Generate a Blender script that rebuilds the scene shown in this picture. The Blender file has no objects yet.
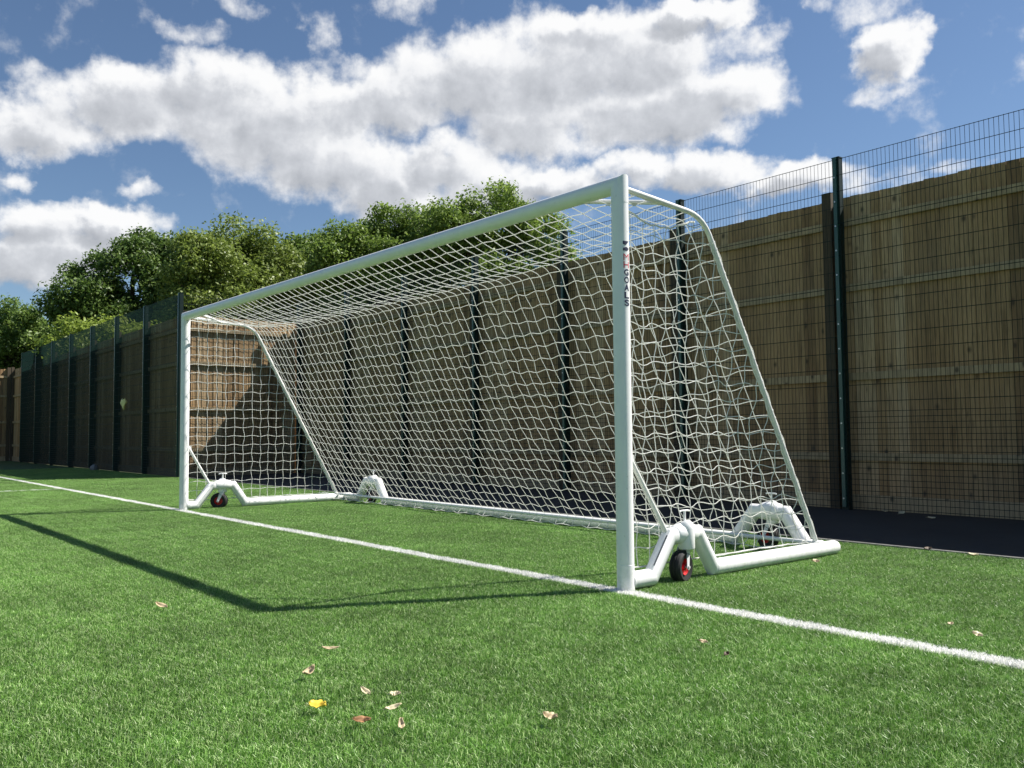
import bpy, bmesh, math, random
import numpy as np
from mathutils import Vector, Matrix
random.seed(7); rng = np.random.default_rng(7)
SC = bpy.context.scene; COL = SC.collection
rad = math.radians

# ------------------------------------------------------------------ helpers
def tag(o, label=None, cat=None, group=None, kind=None):
    if label: o['label'] = label
    if cat: o['category'] = cat
    if group: o['group'] = group
    if kind: o['kind'] = kind
    return o

def empty(name, loc=(0, 0, 0), rz=0.0, parent=None):
    o = bpy.data.objects.new(name, None); COL.objects.link(o)
    o.empty_display_size = .2; o.location = loc; o.rotation_euler = (0, 0, rz)
    if parent: o.parent = parent
    return o

class MB:
    """collects vertices and faces of ONE mesh"""
    def __init__(s): s.v = []; s.f = []; s.m = []; s.flat = []
    def add(s, verts, faces, mi=0, flat=False):
        b = len(s.v); s.v.extend(tuple(map(float, q)) for q in verts)
        for f in faces:
            s.f.append(tuple(b + i for i in f)); s.m.append(mi); s.flat.append(flat)
    def box(s, x0, x1, y0, y1, z0, z1, mi=0):
        v = [(x, y, z) for z in (z0, z1) for y in (y0, y1) for x in (x0, x1)]
        s.add(v, [(0, 2, 3, 1), (4, 5, 7, 6), (0, 1, 5, 4), (2, 6, 7, 3), (0, 4, 6, 2), (1, 3, 7, 5)], mi, True)
    def tube(s, pts, r, n=8, cap=True, up=None, mi=0, mitre=True):
        P = [Vector(q) for q in pts]; m = len(P)
        rs = r if isinstance(r, (list, tuple)) else [r] * m
        t0 = (P[1] - P[0]).normalized()
        a = Vector(up) if up else (Vector((0, 0, 1)) if abs(t0.z) < .9 else Vector((1, 0, 0)))
        e1 = (a - t0 * a.dot(t0)).normalized()
        verts = []
        tp = t0
        for i in range(m):
            if i == 0: ti = t0; to = t0
            elif i == m - 1: ti = to = (P[i] - P[i - 1]).normalized()
            else: ti = (P[i] - P[i - 1]).normalized(); to = (P[i + 1] - P[i]).normalized()
            # carry the frame along the incoming direction
            e1 = (e1 - ti * e1.dot(ti)).normalized(); e2 = ti.cross(e1)
            b = (ti + to)
            b = b.normalized() if b.length > 1e-6 else ti
            for k in range(n):
                an = 2 * math.pi * k / n
                d = e1 * math.cos(an) * rs[i] + e2 * math.sin(an) * rs[i]
                if mitre and 0 < i < m - 1:       # slide along incoming axis to the mitre plane
                    d = d - ti * (d.dot(b) / max(ti.dot(b), .2))
                verts.append(P[i] + d)
            if 0 < i < m - 1:
                # rotate frame into the outgoing direction
                q = ti.rotation_difference(to); e1 = q @ e1
        faces = []
        for i in range(m - 1):
            for k in range(n):
                k2 = (k + 1) % n
                faces.append((i * n + k, i * n + k2, (i + 1) * n + k2, (i + 1) * n + k))
        if cap:
            faces.append(tuple(range(n - 1, -1, -1))); faces.append(tuple((m - 1) * n + k for k in range(n)))
        s.add(verts, faces, mi)
    def lathe(s, prof, o=(0, 0, 0), ax='z', n=24, mi=0):
        """prof: list of (r, h)"""
        vs = []
        for r, h in prof:
            for k in range(n):
                a = 2 * math.pi * k / n; c, d = r * math.cos(a), r * math.sin(a)
                q = (c, d, h) if ax == 'z' else (h, c, d) if ax == 'x' else (d, h, c)
                vs.append((q[0] + o[0], q[1] + o[1], q[2] + o[2]))
        fs = [(i * n + k, i * n + (k + 1) % n, (i + 1) * n + (k + 1) % n, (i + 1) * n + k)
              for i in range(len(prof) - 1) for k in range(n)]
        fs.append(tuple(range(n - 1, -1, -1))); fs.append(tuple((len(prof) - 1) * n + k for k in range(n)))
        s.add(vs, fs, mi)
    def build(s, name, mats, parent=None, smooth=True, angle=35):
        me = bpy.data.meshes.new(name)
        me.from_pydata(s.v, [], s.f)
        for m in (mats if isinstance(mats, (list, tuple)) else [mats]): me.materials.append(m)
        me.polygons.foreach_set('material_index', s.m)
        if smooth:
            me.polygons.foreach_set('use_smooth', [not q for q in s.flat])
            me.update()
            try: me.set_sharp_from_angle(angle=rad(angle))
            except Exception: pass
        me.update()
        o = bpy.data.objects.new(name, me); COL.objects.link(o)
        if parent: o.parent = parent
        return o

# ------------------------------------------------------------------ materials
def newmat(name):
    m = bpy.data.materials.new(name); m.use_nodes = True
    nt = m.node_tree; b = nt.nodes['Principled BSDF']
    return m, nt, b
def N(nt, t, **k):
    n = nt.nodes.new(t)
    for a, v in k.items():
        if a.startswith('i_'):
            key = a[2:]; n.inputs[int(key) if key.isdigit() else key].default_value = v
        else: setattr(n, a, v)
    return n
def ramp(nt, stops, interp='LINEAR'):
    r = nt.nodes.new('ShaderNodeValToRGB'); cr = r.color_ramp; cr.interpolation = interp
    while len(cr.elements) < len(stops): cr.elements.new(.5)
    for e, (p, c) in zip(cr.elements, stops):
        e.position = p; e.color = (*c, 1) if len(c) == 3 else c
    return r
def mixc(nt, fac, a, b, mode='MIX'):
    m = nt.nodes.new('ShaderNodeMix'); m.data_type = 'RGBA'; m.blend_type = mode
    for sock, v in ((m.inputs[0], fac), (m.inputs[6], a), (m.inputs[7], b)):
        if hasattr(v, 'is_output'): nt.links.new(v, sock)
        elif isinstance(v, (int, float)): sock.default_value = v
        else: sock.default_value = (*v, 1) if len(v) == 3 else v
    return m.outputs[2]

def paint_mat(name, col, rough=.35, bump=.0, dirt=.0):
    m, nt, b = newmat(name); L = nt.links.new
    tc = N(nt, 'ShaderNodeTexCoord')
    nz = N(nt, 'ShaderNodeTexNoise', i_Scale=9.0, i_Detail=5.0)
    L(tc.outputs['Object'], nz.inputs['Vector'])
    r = ramp(nt, [(.35, (0, 0, 0)), (.75, (1, 1, 1))]); L(nz.outputs['Fac'], r.inputs[0])
    c2 = tuple(x * (1 - dirt) for x in col)
    L(mixc(nt, r.outputs[0], col, c2), b.inputs['Base Color'])
    rr = N(nt, 'ShaderNodeMapRange', i_3=rough - .06, i_4=rough + .1); L(nz.outputs['Fac'], rr.inputs[0])
    L(rr.outputs[0], b.inputs['Roughness'])
    if bump:
        n2 = N(nt, 'ShaderNodeTexNoise', i_Scale=300.0, i_Detail=2.0); L(tc.outputs['Object'], n2.inputs['Vector'])
        bp = N(nt, 'ShaderNodeBump', i_Strength=bump, i_Distance=.002); L(n2.outputs['Fac'], bp.inputs['Height'])
        L(bp.outputs[0], b.inputs['Normal'])
    return m

M = {}
M['white'] = paint_mat('white_powder_coat', (.86, .86, .86), .32, .06, .06)
def _stain(m):
    nt = m.node_tree; b = nt.nodes['Principled BSDF']; L = nt.links.new; src = b.inputs['Base Color'].links[0].from_socket
    tc = N(nt, 'ShaderNodeTexCoord'); sp = N(nt, 'ShaderNodeSeparateXYZ'); L(tc.outputs['Object'], sp.inputs[0])
    hz = N(nt, 'ShaderNodeMapRange', i_1=.16, i_2=.02, i_3=0., i_4=1.); L(sp.outputs[2], hz.inputs[0])
    nz = N(nt, 'ShaderNodeTexNoise', i_Scale=22.0, i_Detail=6.0, i_Roughness=.7); L(tc.outputs['Object'], nz.inputs['Vector'])
    r = ramp(nt, [(.45, (0, 0, 0)), (.75, (.7, .7, .7))]); L(nz.outputs['Fac'], r.inputs[0])
    mu = N(nt, 'ShaderNodeMath', operation='MULTIPLY'); L(hz.outputs[0], mu.inputs[0]); L(r.outputs[0], mu.inputs[1])
    c = mixc(nt, mu.outputs[0], src, (.36, .42, .28))
    n2 = N(nt, 'ShaderNodeTexNoise', i_Scale=34.0, i_Detail=3.0); L(tc.outputs['Object'], n2.inputs['Vector'])
    r2 = ramp(nt, [(.70, (0, 0, 0)), (.74, (.5, .5, .5))]); L(n2.outputs['Fac'], r2.inputs[0])
    L(mixc(nt, r2.outputs[0], c, (.5, .5, .48)), b.inputs['Base Color'])
_stain(M['white'])
M['net'] = paint_mat('white_net_cord', (.86, .86, .83), .8)
def _scatter(m, f):
    nt = m.node_tree; b = nt.nodes['Principled BSDF']; tr = N(nt, 'ShaderNodeBsdfTranslucent'); tr.inputs[0].default_value = (.86, .86, .83, 1)
    mx = N(nt, 'ShaderNodeMixShader', i_Fac=f); nt.links.new(b.outputs[0], mx.inputs[1]); nt.links.new(tr.outputs[0], mx.inputs[2])
    nt.links.new(mx.outputs[0], nt.nodes['Material Output'].inputs['Surface'])
_scatter(M['net'], .48)
M['tube'] = paint_mat('white_tube', (.76, .76, .74), .4, .05, .1)
M['green'] = paint_mat('dark_green_coated_steel', (.005, .017, .015), .5)
M['green'].node_tree.nodes['Principled BSDF'].inputs['Specular IOR Level'].default_value = .25
M['green_teal'] = paint_mat('green_coated_wire', (.004, .022, .018), .5)
M['green_teal'].node_tree.nodes['Principled BSDF'].inputs['Specular IOR Level'].default_value = .25
M['clamp'] = paint_mat('green_clamp_bar', (.02, .07, .058), .32)
M['bolt'] = paint_mat('galvanised_bolt', (.5, .52, .52), .35)
M['bolt'].node_tree.nodes['Principled BSDF'].inputs['Metallic'].default_value = .8
M['rubber'] = paint_mat('black_rubber', (.015, .015, .016), .7)
M['red'] = paint_mat('red_rim', (.55, .02, .025), .35)
M['steel'] = paint_mat('zinc_steel', (.62, .63, .64), .35)
M['seam'] = paint_mat('dark_seam', (.05, .055, .07), .7)
M['navy'] = paint_mat('navy_vinyl', (.02, .024, .07), .5)
M['redvinyl'] = paint_mat('red_vinyl', (.62, .03, .06), .5)
M['kerb'] = paint_mat('concrete_edging', (.20, .20, .185), .85, .3, .4)

def wood_mat(name, stops, grey):
    m, nt, b = newmat(name); L = nt.links.new
    tc = N(nt, 'ShaderNodeTexCoord'); geo = N(nt, 'ShaderNodeNewGeometry')
    mp = N(nt, 'ShaderNodeMapping'); mp.inputs['Scale'].default_value = (14, 14, .9)
    off = N(nt, 'ShaderNodeVectorMath', operation='SCALE'); off.inputs[0].default_value = (7, 3, 91)
    L(geo.outputs['Random Per Island'], off.inputs['Scale'])
    ad = N(nt, 'ShaderNodeVectorMath', operation='ADD')
    L(tc.outputs['Object'], ad.inputs[0]); L(off.outputs[0], ad.inputs[1])
    L(ad.outputs[0], mp.inputs['Vector'])
    g = N(nt, 'ShaderNodeTexNoise', i_Scale=1.6, i_Detail=7.0, i_Roughness=.62, i_Distortion=.6); L(mp.outputs[0], g.inputs['Vector'])
    fine = N(nt, 'ShaderNodeTexNoise', i_Scale=9.0, i_Detail=3.0); L(mp.outputs[0], fine.inputs['Vector'])
    base = ramp(nt, stops)
    L(geo.outputs['Random Per Island'], base.inputs[0])
    gr = ramp(nt, [(.28, (.5, .48, .45)), (.52, (1, 1, 1)), (.8, (1.12, 1.1, 1.05))]); L(g.outputs['Fac'], gr.inputs[0])
    c = mixc(nt, 1.0, base.outputs[0], gr.outputs[0], 'MULTIPLY')
    fr = ramp(nt, [(.35, (.78, .77, .76)), (.6, (1, 1, 1))]); L(fine.outputs['Fac'], fr.inputs[0])
    c = mixc(nt, 1.0, c, fr.outputs[0], 'MULTIPLY')
    # knots
    mk = N(nt, 'ShaderNodeMapping'); mk.inputs['Scale'].default_value = (8, 8, 5.5); L(ad.outputs[0], mk.inputs['Vector'])
    vo = N(nt, 'ShaderNodeTexVoronoi', i_Scale=.62, i_Randomness=1.0); L(mk.outputs[0], vo.inputs['Vector'])
    kr = ramp(nt, [(.07, (.85, .85, .85)), (.13, (.3, .3, .3)), (.2, (0, 0, 0))]); L(vo.outputs['Distance'], kr.inputs[0])
    c = mixc(nt, kr.outputs[0], c, (.06, .04, .025))
    # grey-green weathering
    wn = N(nt, 'ShaderNodeTexNoise', i_Scale=.9, i_Detail=4.0); L(tc.outputs['Object'], wn.inputs['Vector'])
    wr = ramp(nt, [(.42, (0, 0, 0)), (.72, (grey,) * 3)]); L(wn.outputs['Fac'], wr.inputs[0])
    c = mixc(nt, wr.outputs[0], c, (.21, .20, .15))
    L(c, b.inputs['Base Color']); b.inputs['Roughness'].default_value = .82
    bp = N(nt, 'ShaderNodeBump', i_Strength=.35, i_Distance=.006); L(g.outputs['Fac'], bp.inputs['Height']); L(bp.outputs[0], b.inputs['Normal'])
    return m
M['wood'] = wood_mat('weathered_softwood', [(.0, (.25, .15, .07)), (.2, (.38, .24, .112)), (.7, (.47, .31, .155)), (1., (.56, .405, .235))], .22)
M['rail_wood'] = wood_mat('greyed_rail_wood', [(.0, (.38, .28, .155)), (1., (.48, .37, .22))], .35)
M['post_wood'] = wood_mat('dark_brown_post', [(.0, (.06, .045, .026)), (1., (.09, .066, .038))], .08)  # posts in a much darker brown than boards and rails

def asphalt_mat():
    m, nt, b = newmat('asphalt'); L = nt.links.new
    tc = N(nt, 'ShaderNodeTexCoord')
    n1 = N(nt, 'ShaderNodeTexNoise', i_Scale=140.0, i_Detail=4.0, i_Roughness=.7); L(tc.outputs['Object'], n1.inputs['Vector'])
    n2 = N(nt, 'ShaderNodeTexNoise', i_Scale=1.3, i_Detail=6.0); L(tc.outputs['Object'], n2.inputs['Vector'])
    r = ramp(nt, [(.3, (.014, .0135, .013)), (.62, (.042, .041, .039)), (.8, (.09, .088, .084))]); L(n1.outputs['Fac'], r.inputs[0])
    r2 = ramp(nt, [(.35, (.75, .75, .75)), (.7, (1.2, 1.2, 1.2))]); L(n2.outputs['Fac'], r2.inputs[0])
    L(mixc(nt, 1.0, r.outputs[0], r2.outputs[0], 'MULTIPLY'), b.inputs['Base Color'])
    b.inputs['Roughness'].default_value = .75
    bp = N(nt, 'ShaderNodeBump', i_Strength=.6, i_Distance=.006); L(n1.outputs['Fac'], bp.inputs['Height']); L(bp.outputs[0], b.inputs['Normal'])
    return m
M['asphalt'] = asphalt_mat()

def turf_base_mat():
    m, nt, b = newmat('turf_backing'); L = nt.links.new
    tc = N(nt, 'ShaderNodeTexCoord')
    n1 = N(nt, 'ShaderNodeTexNoise', i_Scale=55.0, i_Detail=5.0, i_Roughness=.75); L(tc.outputs['Object'], n1.inputs['Vector'])
    n2 = N(nt, 'ShaderNodeTexNoise', i_Scale=.55, i_Detail=5.0); L(tc.outputs['Object'], n2.inputs['Vector'])
    r = ramp(nt, [(.3, (.018, .05, .012)), (.55, (.05, .125, .03)), (.8, (.085, .19, .05))]); L(n1.outputs['Fac'], r.inputs[0])
    r2 = ramp(nt, [(.3, (.85, .85, .85)), (.7, (1.12, 1.12, 1.12))]); L(n2.outputs['Fac'], r2.inputs[0])
    L(mixc(nt, 1.0, r.outputs[0], r2.outputs[0], 'MULTIPLY'), b.inputs['Base Color'])
    b.inputs['Roughness'].default_value = .8
    bp = N(nt, 'ShaderNodeBump', i_Strength=1.0, i_Distance=.03); L(n1.outputs['Fac'], bp.inputs['Height']); L(bp.outputs[0], b.inputs['Normal'])
    return m
M['turf_base'] = turf_base_mat()

def blade_mat(name, stops, patch, trans):
    m, nt, b = newmat(name); L = nt.links.new
    geo = N(nt, 'ShaderNodeNewGeometry')
    r = ramp(nt, stops); L(geo.outputs['Random Per Island'], r.inputs[0])
    n2 = N(nt, 'ShaderNodeTexNoise', i_Scale=.9, i_Detail=5.0, i_Roughness=.6); L(geo.outputs['Position'], n2.inputs['Vector'])
    r2 = ramp(nt, [(.32, (1 - patch,) * 3), (.68, (1 + patch,) * 3)]); L(n2.outputs['Fac'], r2.inputs[0])
    c = mixc(nt, 1.0, r.outputs[0], r2.outputs[0], 'MULTIPLY')
    n3 = N(nt, 'ShaderNodeTexNoise', i_Scale=5.5, i_Detail=4.0, i_Roughness=.65); L(geo.outputs['Position'], n3.inputs['Vector'])
    r3 = ramp(nt, [(.3, (1 - patch * 1.1,) * 3), (.72, (1 + patch * 1.2,) * 3)]); L(n3.outputs['Fac'], r3.inputs[0])
    c = mixc(nt, 1.0, c, r3.outputs[0], 'MULTIPLY')
    L(c, b.inputs['Base Color']); b.inputs['Roughness'].default_value = .42
    b.inputs['Specular IOR Level'].default_value = .45
    tr = N(nt, 'ShaderNodeBsdfTranslucent'); L(c, tr.inputs['Color'])
    mx = N(nt, 'ShaderNodeMixShader', i_Fac=trans); L(b.outputs[0], mx.inputs[1]); L(tr.outputs[0], mx.inputs[2])
    L(mx.outputs[0], nt.nodes['Material Output'].inputs['Surface'])
    return m
M['blade'] = blade_mat('green_turf_fibre', [(0, (.026, .078, .010)), (.3, (.118, .27, .040)), (.7, (.225, .425, .082)), (1, (.62, .74, .38))], .2, .25)
M['wblade'] = blade_mat('white_turf_fibre', [(0, (.80, .80, .77)), (1, (.90, .90, .87))], .06, .2)

def leaf_mat(name, c0, c1, c2, trans=.35):
    m, nt, b = newmat(name); L = nt.links.new
    geo = N(nt, 'ShaderNodeNewGeometry')
    r = ramp(nt, [(0, c0), (.55, c1), (1, c2)]); L(geo.outputs['Random Per Island'], r.inputs[0])
    L(r.outputs[0], b.inputs['Base Color']); b.inputs['Roughness'].default_value = .5
    tr = N(nt, 'ShaderNodeBsdfTranslucent'); L(r.outputs[0], tr.inputs['Color'])
    mx = N(nt, 'ShaderNodeMixShader', i_Fac=trans); L(b.outputs[0], mx.inputs[1]); L(tr.outputs[0], mx.inputs[2])
    L(mx.outputs[0], nt.nodes['Material Output'].inputs['Surface'])
    return m
M['bark'] = paint_mat('bark', (.09, .07, .05), .9, .4, .5)
M['ground'] = paint_mat('rough_ground', (.07, .085, .035), .95, .2, .4)

# ------------------------------------------------------------------ layout constants (metres)
W = 7.792          # goal width, post axis to post axis; goal line is y = 0, near post at x = 0
R = .053           # post radius
H = 2.497          # crossbar axis height
BL = 2.35          # length of side base bars
YM, YW = 5.86, 6.07      # mesh fence and boards behind the goal
XC = -17.0         # corner where the fence steps forward
YL, YLW = 2.96, 3.17      # mesh fence and boards further along
XE = -35.34
EDGE = 3.02        # turf / path edge

# ------------------------------------------------------------------ ground
def sheet(name, x0, x1, y0, y1, z, mat, kind='structure', label=None):
    b = MB(); b.add([(x0, y0, z), (x1, y0, z), (x1, y1, z), (x0, y1, z)], [(0, 1, 2, 3)])
    o = b.build(name, mat, smooth=False); tag(o, kind=kind)
    if label: tag(o, label)
    return o
g = sheet('ground', -700, 700, -700, 700, -.03, M['ground'], label='rough ground stretching away beyond the timber fences')
g['category'] = 'ground'
pb = MB()
pb.add([(XE - 3, -70, 0), (45, -70, 0), (45, EDGE, 0), (XC, EDGE, 0), (XC, YL + .12, 0), (XE - 3, YL + .12, 0)], [(0, 1, 2, 3, 4, 5)])
o = pb.build('pitch', M['turf_base'], smooth=False); tag(o, 'green artificial turf pitch with white lines', 'pitch', kind='structure')
o = sheet('path', XC - .1, 16, EDGE + .05, YW + .1, .012, M['asphalt'], label='dark asphalt path between the turf and the timber fence'); o['category'] = 'path'
b = MB(); b.box(XC, 16, EDGE, EDGE + .05, -.02, .024)
o = b.build('path_edging', M['kerb']); tag(o, 'thin pale edging strip between turf and asphalt path', 'edging', kind='structure')

# ------------------------------------------------------------------ turf fibres
def make_tile(size, n, hmin, hmax, wid):
    """tufts of fibre blades rooted inside a square of the given size"""
    V = []; F = []
    for i in range(n):
        x, y = rng.uniform(-size / 2, size / 2, 2)
        h = rng.uniform(hmin, hmax); a = rng.uniform(0, 2 * math.pi); w = wid * rng.uniform(.7, 1.2)
        la = rng.uniform(0, 2 * math.pi); lean = h * abs(rng.normal(0, .62)); curl = lean * rng.uniform(.2, .9)
        dx, dy = math.cos(a) * w / 2, math.sin(a) * w / 2
        lx, ly = math.cos(la), math.sin(la)
        m1 = (x + lx * lean * .4, y + ly * lean * .4, h * .55)
        t = (x + lx * (lean + curl * .5), y + ly * (lean + curl * .5), h * (1 - .18 * min(1, lean / h)))
        b = len(V)
        V += [(x - dx, y - dy, -.004), (x + dx, y + dy, -.004), (m1[0] + dx * .9, m1[1] + dy * .9, m1[2]), (m1[0] - dx * .9, m1[1] - dy * .9, m1[2]),
              (t[0] + dx * .25, t[1] + dy * .25, t[2]), (t[0] - dx * .25, t[1] - dy * .25, t[2])]
        F += [(b, b + 1, b + 2, b + 3), (b + 3, b + 2, b + 4, b + 5)]
    return V, F

def turf(name, rects, T, n, mat, hmin, hmax, wid, label, cat, kind):
    """one object: its mesh holds a fibre tile plus loose points; geometry nodes put the tile on every point"""
    V, F = make_tile(T, n, hmin, hmax, wid)
    if mat is M['wblade']:
        b_ = len(V); h_ = T / 2; V += [(-h_, -h_, .008), (h_, -h_, .008), (h_, h_, .008), (-h_, h_, .008)]; F.append((b_, b_ + 1, b_ + 2, b_ + 3))
    nt_ = len(V); P = []; S = []
    for (x0, x1, y0, y1) in rects:
        nx = max(1, round((x1 - x0) / T)); ny = max(1, round((y1 - y0) / T))
        sx, sy = (x1 - x0) / nx, (y1 - y0) / ny
        for i in range(nx):
            for j in range(ny):
                P.append((x0 + (i + .5) * sx, y0 + (j + .5) * sy, 0)); S.append((sx / T, sy / T, random.uniform(.86, 1.16)))
    me = bpy.data.meshes.new(name); me.from_pydata(V + P, [], F); me.materials.append(mat)
    a = me.attributes.new('is_point', 'BOOLEAN', 'POINT'); a.data.foreach_set('value', [False] * nt_ + [True] * len(P))
    a = me.attributes.new('rot', 'FLOAT', 'POINT'); a.data.foreach_set('value', [0.] * nt_ + [random.choice((0, 1, 2, 3)) * math.pi / 2 for _ in P])
    a = me.attributes.new('scl', 'FLOAT_VECTOR', 'POINT')
    a.data.foreach_set('vector', np.array([(1, 1, 1)] * nt_ + S, dtype=np.float32).ravel())
    o = bpy.data.objects.new(name, me); COL.objects.link(o); tag(o, label, cat, kind=kind)
    ng = bpy.data.node_groups.new(name + '_nodes', 'GeometryNodeTree')
    ng.interface.new_socket('Geometry', in_out='INPUT', socket_type='NodeSocketGeometry')
    ng.interface.new_socket('Geometry', in_out='OUTPUT', socket_type='NodeSocketGeometry')
    gi = ng.nodes.new('NodeGroupInput'); go = ng.nodes.new('NodeGroupOutput')
    at = ng.nodes.new('GeometryNodeInputNamedAttribute'); at.data_type = 'BOOLEAN'; at.inputs[0].default_value = 'is_point'
    sp = ng.nodes.new('GeometryNodeSeparateGeometry'); sp.domain = 'POINT'
    ar = ng.nodes.new('GeometryNodeInputNamedAttribute'); ar.data_type = 'FLOAT'; ar.inputs[0].default_value = 'rot'
    asc = ng.nodes.new('GeometryNodeInputNamedAttribute'); asc.data_type = 'FLOAT_VECTOR'; asc.inputs[0].default_value = 'scl'
    cx = ng.nodes.new('ShaderNodeCombineXYZ'); e2r = ng.nodes.new('FunctionNodeEulerToRotation')
    m2p = ng.nodes.new('GeometryNodeMeshToPoints')
    iop = ng.nodes.new('GeometryNodeInstanceOnPoints')
    lk = ng.links.new
    lk(gi.outputs[0], sp.inputs[0]); lk(at.outputs[0], sp.inputs[1])
    lk(sp.outputs[0], m2p.inputs[0]); lk(m2p.outputs[0], iop.inputs['Points']); lk(sp.outputs[1], iop.inputs['Instance'])
    lk(ar.outputs[0], cx.inputs[2]); lk(cx.outputs[0], e2r.inputs[0]); lk(e2r.outputs[0], iop.inputs['Rotation'])
    lk(asc.outputs[0], iop.inputs['Scale']); lk(iop.outputs[0], go.inputs[0])
    md = o.modifiers.new('fibres', 'NODES'); md.node_group = ng
    return o
T = .24
GX = -14.1         # goal-area line
LY, LW = -.058, .052        # centre and half width of the goal line
turf('artificial_grass', [(XC, 6.6, LY + LW, EDGE), (-26, XC, LY + LW, YL), (GX + .04, 6.6, -6.4, LY - LW), (-26, GX - .04, -2.4, LY - LW)], T, 2700,
     M['blade'], .014, .028, .0023, 'short green artificial grass fibres covering the pitch', 'grass', 'stuff')
turf('goal_line', [(-35, 14, LY - LW, LY + LW)], .104, 600, M['wblade'], .016, .028, .0036, 'broad white line of the goal mouth running under both posts', 'pitch line', 'structure')
turf('goal_area_line', [(GX - .04, GX + .04, -5.5, LY - LW)], .08, 300, M['wblade'], .016, .028, .003, 'short white line leaving the goal line at right angles, left of goal', 'pitch line', 'structure')

# ------------------------------------------------------------------ timber fences
WH = 3.84
RAILS = [(.60, .69), (1.57, 1.66), (2.66, 2.75), (3.47, 3.56)]
def timber_fence(name, origin, rz, bays, blen, label, posts_ends=(True, True)):
    """local x along the fence, local -y is the pitch side; boards front face at y=0"""
    root = empty(name, origin, rz); tag(root, label, 'fence', 'tall timber fences round the pitch')
    protos = []
    for k in range(3):
        bd = MB(); x = 0.0
        while x < blen - .01:
            w = min(random.uniform(.118, .142), blen - x)
            if blen - x - w < .05: w = blen - x
            y0 = random.uniform(0, .004); zt = WH + random.uniform(-.007, .007)
            v = [(x + .0035, y0, .03), (x + w - .0035, y0 + .011, .03), (x + w - .0035, .026, .03), (x + .0035, .026, .03)]
            v += [(a, b_, zt) for a, b_, _ in v]
            bd.add(v, [(3, 2, 1, 0), (4, 5, 6, 7), (0, 1, 5, 4), (1, 2, 6, 5), (2, 3, 7, 6), (3, 0, 4, 7)], 0, True)
            x += w
        bd.box(.0, blen, .0265, .045, .06, WH - .03)      # backing added behind the boards to stop sunlight leaking through the gaps
        ob = bd.build('board_panel', M['wood'], root)
        protos.append(ob)
    rl = []
    for z0, z1 in RAILS:
        r = MB(); r.box(.055, blen - .055, -.045, -.001, z0, z1); rl.append(r.build('rail', M['rail_wood'], root))
    gb = MB(); gb.box(.055, blen - .055, -.03, -.001, .0, .19); gbo = gb.build('gravel_board', M['rail_wood'], root)
    pm = MB(); pm.box(-.062, .062, -.11, -.002, -.02, WH + .09); po = pm.build('fence_post', M['post_wood'], root)
    for i in range(bays + 1):
        if i > 0 and i < bays + (1 if posts_ends[1] else 0):
            c = po.copy(); COL.objects.link(c); c.location.x = i * blen
            c.location.z = random.uniform(-.03, .04)
    for i in range(bays):
        if i < 3: protos[i].location.x = i * blen
        else:
            c = protos[random.randrange(3)].copy(); COL.objects.link(c); c.location.x = i * blen
        if i > 0:
            for q in rl + [gbo]:
                c = q.copy(); COL.objects.link(c); c.location.x = i * blen
    for k in range(bays, 3): bpy.data.objects.remove(protos[k])
    return root

def mesh_fence(name, origin, rz, bays, blen, label, top=4.28, last=True, wire=.0026, mat=None):
    mat = mat or M['green']
    root = empty(name, origin, rz); tag(root, label, 'fence', 'green wire mesh fences in front of the timber')
    mb = MB()
    x = .04
    while x < blen - .03:
        mb.tube([(x, 0, .03), (x, 0, top)], wire, 4, False); x += .05
    z = .05
    while z < 1.22:
        mb.tube([(.02, -.006, z), (blen - .02, -.006, z)], .0030, 4, False); z += .0667
    z = top - .008
    while z > 1.25:
        mb.tube([(.02, -.006, z), (blen - .02, -.006, z)], .0038, 4, False); z -= .198
    mp = mb.build('mesh_panel', mat, root, smooth=False)
    pm = MB(); pm.box(-.045, .045, .012, .094, -.02, top + .02)
    pm.box(-.049, .049, .008, .098, top + .02, top + .033)
    po = pm.build('fence_post', M['green'], root)
    cm = MB(); cm.box(-.022, .022, -.020, .012, .05, top + .02)
    zz = .15
    while zz < top:
        cm.lathe([(.010, -.030), (.010, -.0205)], (0, 0, zz), 'y', 8, 1); zz += .30
    ci = cm.build('clamp_bar', [M['clamp'], M['bolt']], po)
    for i in range(bays + 1):
        if i < bays and i > 0:
            c = mp.copy(); COL.objects.link(c); c.location.x = i * blen
        if i > 0 and (i < bays or last):
            c = po.copy(); COL.objects.link(c); c.location.x = i * blen
            d = ci.copy(); COL.objects.link(d); d.parent = c
    return root

BB = 2.47
x0 = -1.96 - BB * 6          # first mesh post, next to the inner corner
timber_fence('timber_fence', (x0 - .19 - BB, YW, 0), 0, 12, BB, 'long brown timber fence behind the goal, standing along the asphalt path')
mesh_fence('mesh_fence', (x0, YM, 0), 0, 11, BB, 'long dark green wire mesh fence rising above the timber behind the goal')
# the return piece that steps forward (faces +x)
timber_fence('timber_fence', (XC - .22, YLW + .04, 0), rad(90), 1, YW - .06 - (YLW + .04), 'sunlit short return of timber fence seen through the far side of the net', (True, False))
mesh_fence('mesh_fence', (XC, YL + .06, 0), rad(90), 1, YM - .05 - YL - .06, 'short return of dark wire mesh in front of the sunlit timber', last=False)
nb = 7; bl = (XC - XE) / nb
timber_fence('timber_fence', (XE - bl - .1, YLW, 0), 0, nb + 1, (XC - .26 - XE + bl + .1) / (nb + 1), 'dark shaded timber fence on the left, left of the goal')
mesh_fence('mesh_fence', (XE, YL, 0), 0, nb, bl, 'dark green wire mesh fence on the left, in front of shaded timber', top=4.30, wire=.0044, mat=M['green_teal'])
timber_fence('timber_fence', (XE - bl - .15, YLW - .2 - 24.0, 0), rad(90), 10, 2.4, 'reddish brown timber fence end at the far left edge, meeting the corner')

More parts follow.
